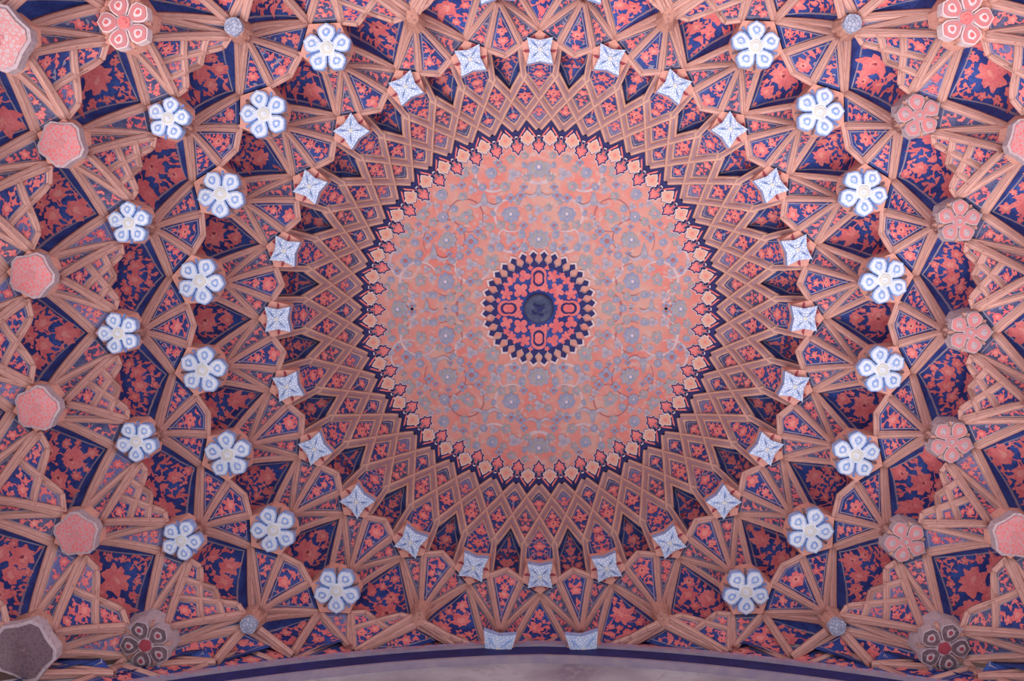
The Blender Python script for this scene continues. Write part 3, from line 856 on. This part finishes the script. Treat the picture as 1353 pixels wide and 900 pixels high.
# flowers of the field, one quarter read off and mirrored
FL = [(0, -186, 13, 'a'), (-62, -178, 9, 'd'), (-33, -177, 9, 'c'), (-99, -178, 9, 'e'), (-127, -150, 9, 'd'), (-74, -160, 5, 'b'), (-44, -160, 7, 'e'),
      (-72, -140, 13, 'w'), (-95, -121, 10, 'e'), (-126, -121, 7, 'b'), (-152, -125, 9, 'e'), (-37, -125, 11, 'b'), (0, -130, 7, 'c'), (0, -152, 11, 'w'),
      (-174, -102, 10, 'e'), (-122, -91, 11, 'a'), (-90, -89, 9, 'f'), (-59, -93, 8, 'c'), (-38, -93, 7, 'c'), (0, -92, 12, 'a'), (-176, -64, 8, 'f'),
      (-139, -70, 13, 'w'), (-158, -73, 5, 'b'), (-90, -59, 8, 'c'), (-61, -60, 10, 'e'), (-124, -36, 11, 'b'), (-156, -38, 8, 'e'), (-180, -28, 9, 'e'),
      (-91, -36, 6, 'f'), (-91, 0, 9, 'e'), (-187, 0, 11, 'a'), (-149, 0, 10, 'w'), (-197, -58, 6, 'c'), (-112, -160, 5, 'c'), (-20, -160, 5, 'f'), (-112, 0, 5, 'b'),
      (-20, -110, 5, 'f'), (-160, -100, 5, 'c'), (-75, -112, 5, 'c'), (-105, -70, 5, 'b'), (-138, -100, 4, 'f'), (-18, -200, 5, 'e'), (-200, -30, 5, 'e')]
rgf = random.Random(21)
for it in range(2600):      # small leaves and blossoms that crowd the field between the large ones
    x, y = -rgf.uniform(3, 210), -rgf.uniform(3, 210); d = math.hypot(x, y)
    if not 82 < d < 202: continue
    m_ = min([math.hypot(x-q[0], y-q[1])-q[2]*1.15 for q in FL]+[-x+1, -y+1])
    if m_ > 4.2: FL.append((round(x, 1), round(y, 1), round(min(m_, 6.5)), rgf.choice('ccedef')))
FM = {}
def fmesh(kind, r):
    key = (kind, r)
    if key in FM: return FM[key]
    mb = MB(); R_ = r*UP*1.12; rg = random.Random(hash((ord(kind), r)) & 255)
    def lay(pts, m, lv, cen=(0, 0)):
        mb.fan([(x, y, -.004*lv) for x, y in pts], (cen[0], cen[1], -.004*lv), m)
    if kind in 'ab':
        c1, c2 = (('fgrey', 'fgreen') if kind == 'a' else ('fblue', 'fgrey')); n = 10 if kind == 'a' else 8
        f = lambda a: R_*(.8+.2*abs(math.cos(n*a/2)))*(1.15 if kind == 'a' and abs(math.cos(a)) > .7 else 1)
        lay(radial(n*4, f), c1, 0); lay(radial(n*3, lambda a: f(a)*.66), c2, 1); lay(radial(12, lambda a: R_*.36), 'fblue', 2); lay(radial(8, lambda a: R_*.17), 'wline', 3)
    elif kind == 'c':
        f = lambda a: R_*(.45+.55*abs(math.cos(1.5*a)))
        lay(radial(24, f), 'flav', 0); lay(radial(10, lambda a: R_*.35), 'fgrey', 1)
    elif kind == 'd':
        f = lambda a: R_*(.75+.5*max(0, math.cos(a))**3)
        lay(radial(20, f), 'fgrey', 0); lay(radial(16, lambda a: f(a)*.6), 'fblue', 1); lay(radial(8, lambda a: R_*.22), 'flav', 2)
    elif kind == 'e':
        f = lambda a: R_*(.62+.38*abs(math.cos(2.5*a))**.7)*(1+.2*math.cos(a))
        lay(radial(30, f), 'fgreen', 0); lay(radial(20, lambda a: f(a)*.58), 'fgrey', 1); lay(radial(8, lambda a: R_*.2), 'pink', 2)
    elif kind == 'f':
        f = lambda a: R_*(.55+.45*abs(math.cos(2*a)))
        lay(radial(24, f), 'fblue', 0); lay(radial(10, lambda a: R_*.34), 'vinebrown', 1)
    else:   # winged cloud band
        for s in (1, -1):
            up_ = []; dn = []
            for i in range(7):
                t = i/6; x = s*R_*1.5*t; y = R_*(.55*math.sin(PI*t*.9)-.2); h = R_*.20*(1-t)**.6+.003
                up_.append((x, y+h)); dn.append((x, y-h))
            lay(up_+dn[::-1], 'flav', .5, ((up_[3][0]+dn[3][0])/2, (up_[3][1]+dn[3][1])/2))
        lay([(x*.34*R_, y*R_) for x, y in ((1, .1), (.6, -.6), (0, -1.25), (-.6, -.6), (-1, .1), (0, .35))], 'fgrey', 1)
    me = mb.mesh('flower'); FM[key] = me; return me
seen = set()
for (x, y, r, kd) in FL:
    for sx in (1, -1):
        for sy in (1, -1):
            X, Y = x*sx*UP, y*sy*UP
            if (round(X, 3), round(Y, 3)) in seen: continue
            seen.add((round(X, 3), round(Y, 3)))
            o = part('flower', fmesh(kd, r), med, (X, Y, mz(X, Y, 3)))
            an = math.atan2(Y, X)
            o.rotation_euler = (0, 0, an if kd in 'de' else (0 if kd != 'w' else (0 if sy > 0 else PI)))
def strip(pts, w_, m, lv):
    mb = MB(); n = len(pts)
    for i, (x, y) in enumerate(pts):
        a, b = pts[max(0, i-1)], pts[min(n-1, i+1)]; dx, dy = b[0]-a[0], b[1]-a[1]; l = math.hypot(dx, dy) or 1
        h = w_*(.35+.65*math.sin(PI*(i+.5)/n))
        for s in (1, -1): mb.v.append((x-dy/l*h*s, y+dx/l*h*s, mz(x, y, lv)))
    for i in range(n-1): mb.face((2*i, 2*i+1, 2*i+3, 2*i+2), m)
    return mb
ARCS = [(-122, -91, 31, 150, 400), (-90, -59, 27, -20, 230), (-37, -125, 24, 60, 330), (-95, -121, 26, 180, 460), (-62, -178, 26, 20, 210), (-156, -38, 30, 100, 330),
        (-124, -36, 24, -90, 120), (-152, -125, 25, 200, 400), (-38, -93, 20, 0, 240), (0, -92, 26, 20, 160), (-187, -6, 24, -60, 60), (0, -186, 24, 20, 160), (-100, -178, 22, 200, 380), (-176, -64, 24, 60, 250), (-61, -60, 22, 90, 300), (-91, -4, 22, 100, 260)]
for q, (x, y, r, a0, a1) in enumerate(ARCS):
    for sx in (1, -1):
        for sy in (1, -1):
            pts = []
            for i in range(15):
                a = math.radians(a0+(a1-a0)*i/14); rr = r*(1-.25*i/14)
                pts.append(((x+rr*math.cos(a))*sx*UP, (y+rr*math.sin(a))*sy*UP))
            if max(math.hypot(*p) for p in pts) > 208*UP: continue
            if min(math.hypot(*p) for p in pts) < 72*UP: continue
            part('vine', strip(pts, .012 if q % 3 else .008, 'vine' if q % 3 else 'vinebrown', 1.8).mesh('vine'), med)
# heart of the medallion
heart = part('heart_disc', disc(58*UP, 'blue', 6, 6, 64).mesh('heart_disc'), med)
mbt = MB(); rt = 64*UP
tooth = [(-.06, -.044), (-.03, -.036), (-.004, -.012), (.026, -.009), (.05, -.032), (.080, 0), (.05, .032), (.026, .009), (-.004, .012), (-.03, .036), (-.06, .044)]
flat(mbt, local([(x*1.28+.002, y*1.36) for x, y in tooth], rt, 0), (rt, 0), 'wline', 4.4)
flat(mbt, local(tooth, rt, 0), (rt, 0), 'navy', 6.2)
me_t = mbt.mesh('tooth')
for i in range(32): part('tooth', me_t, med, rz=2*PI*(i+.5)/32)
def hm(pts, cen, m, lv, name, par):
    mb = MB(); flat(mb, pts, cen, m, lv); return part(name, mb.mesh(name), par)
rg = random.Random(3)
for q in range(4):
    an = q*PI/2; c_ = (40*UP*math.cos(an), 40*UP*math.sin(an))
    for s, m, lv in ((1.25, 'red', 7), (.9, 'navy', 7.6), (.62, 'red', 8.2)):
        hm([(c_[0]+x*s, c_[1]+y*s) for x, y in rotp(radial(24, lambda a: .085*(.62+.38*abs(math.cos(a))**1.1)), an)], c_, m, lv, 'lozenge_flower', heart)
    for dl, rr, sz in ((.42, 47, .06), (-.42, 47, .06), (PI/4, 34, .075), (.3, 28, .045), (-.3, 28, .045), (.62, 53, .035), (-.62, 53, .035), (PI/4, 52, .045), (.2, 55, .025), (-.2, 55, .025)):
        a = an+dl; cc = (rr*UP*math.cos(a), rr*UP*math.sin(a))
        n = rg.choice([3, 4, 5])
        hm([(cc[0]+x, cc[1]+y) for x, y in radial(6*n, lambda t: sz*(.5+.5*abs(math.cos(n*t/2))**.8), a)], cc, 'red', 7, 'coral_leaf', heart)
# hub: turned boss with a worn dark relief
prof = [(.001, -.075), (.05, -.07), (.085, -.055), (.105, -.062), (.125, -.055), (.135, -.03), (.138, .0)]
mb = MB(); n = 32; z0 = mz(0, 0, 6)
for r, z in prof:
    for i in range(n): a = 2*PI*i/n; mb.v.append((r*math.cos(a), r*math.sin(a), z0+z))
for j in range(len(prof)-1):
    for i in range(n): mb.face((j*n+i, j*n+(i+1) % n, (j+1)*n+(i+1) % n, (j+1)*n+i), 'hub')
hub = part('hub', mb.mesh('hub'), med)
for (cx, cy, l, wd, bd, ro) in ((0, -.03, .13, .014, .02, .1), (.015, .01, .09, .02, -.02, -.5), (-.04, .035, .07, .014, .02, .5), (.02, .055, .06, .012, .01, 0)):
    mb = MB(); pts = [(cx+x, cy+y) for x, y in rotp(leaf(l, wd, bd), ro)]
    mb.fan([(x, y, z0-.083) for x, y in pts], (cx, cy, z0-.088), 'navy'); part('hub_relief', mb.mesh('hub_relief'), hub)

# ------------------------------------------------------------------ end walls, frieze and dark band
def struct(o): o['kind'] = 'structure'; return o
def wall_strip(name, sy, ztop, zbot, off, m):
    """strip on the end wall following its plan; ztop/zbot functions of x, off = distance inside the wall plane"""
    xs = [x*.2 for x in range(-20, 21)]
    mb = MB()
    for x in xs:
        y = (wally(x, sy)-off)*sy; yb = (wally(x, sy)+.25)*sy
        mb.v += [(x, yb, ztop(x)), (x, y, ztop(x)), (x, y, zbot(x)), (x, yb, zbot(x))]
    n = len(xs)
    for i in range(n-1):
        a, b = 4*i, 4*i+4
        for j in range(3): mb.face((a+j, a+j+1, b+j+1, b+j), m)
    o = bpy.data.objects.new(name, mb.mesh(name, smooth=False)); COL.objects.link(o); return o
def zb(x):           # top edge of the dark band, a pointed arch
    return ZC+8.70-.235*x*x-.05*abs(x)
struct(wall_strip('wall_front', 1, lambda x: zb(x)+.62, lambda x: zb(x)-1.2, 0, 'marble'))
struct(wall_strip('wall_back', -1, lambda x: zb(x)+.62, lambda x: zb(x)-1.2, 0, 'marble'))
struct(wall_strip('trim_1', 1, zb, lambda x: zb(x)-.19, .05, 'navy'))
struct(wall_strip('trim_2', 1, lambda x: zb(x)+.03, zb, .07, 'line'))
struct(wall_strip('trim_3', 1, lambda x: zb(x)+.13, lambda x: zb(x)+.03, .05, 'frieze'))
struct(wall_strip('trim_4', 1, lambda x: zb(x)-.19, lambda x: zb(x)-.22, .06, 'line'))
wf = bpy.data.objects['wall_front']; rng = random.Random(9)
def wpt(x, h):      # painted web above the band, leaning into the room
    return Vector((x, wally(x)-.006, zb(x)+.10+h))
STP, HGT = .62, .42
for i in range(-5, 5):
    x0, x1 = i*STP, (i+1)*STP; xm = (x0+x1)/2
    for tri, nm in (([wpt(xm, HGT), wpt(x0, 0), wpt(x1, 0)], 'spandrel_panel'), ([wpt(x1, 0), wpt(xm, HGT), wpt(xm+STP, HGT)], 'spandrel_panel')):
        V, F = fan_patch(tri[0], polyline(tri[1:]), lambda u: .0, 6, 8); mb = MB()
        paint_panel(mb, V, F, tri, .04, 'blue', rng, .09, .011, gap=.005)
        part(nm, mb.mesh(nm), wf)
    part('spandrel_rib', sweep([wpt(x0, 0), wpt((x0+xm)/2, HGT/2), wpt(xm, HGT)], .03, .008, back=.012).mesh('spandrel_rib'), wf)
    part('spandrel_rib', sweep([wpt(x1, 0), wpt((x1+xm)/2, HGT/2), wpt(xm, HGT)], .03, .008, back=.012).mesh('spandrel_rib'), wf)
# unseen plaster backing shell, added to block light leaking through gaps from above
mb = MB(); n = 48
sh = [(0.001, 11.0), (1.7, 10.85), (2.3, 10.2), (2.85, 9.3), (3.3, 8.6), (3.7, 7.9), (4.1, 7.2), (4.5, 6.4), (4.7, 5.8)]
for r, z in sh:
    for i in range(n): a = 2*PI*i/n; mb.v.append((r*math.cos(a), r*math.sin(a), z+ZC))
for j in range(len(sh)-1):
    for i in range(n): mb.face((j*n+i, j*n+(i+1) % n, (j+1)*n+(i+1) % n, (j+1)*n+i), 'plaster')
sme = mb.mesh('backing_shell')
sh_o = bpy.data.objects.new('backing_shell', sme); COL.objects.link(sh_o); struct(sh_o)
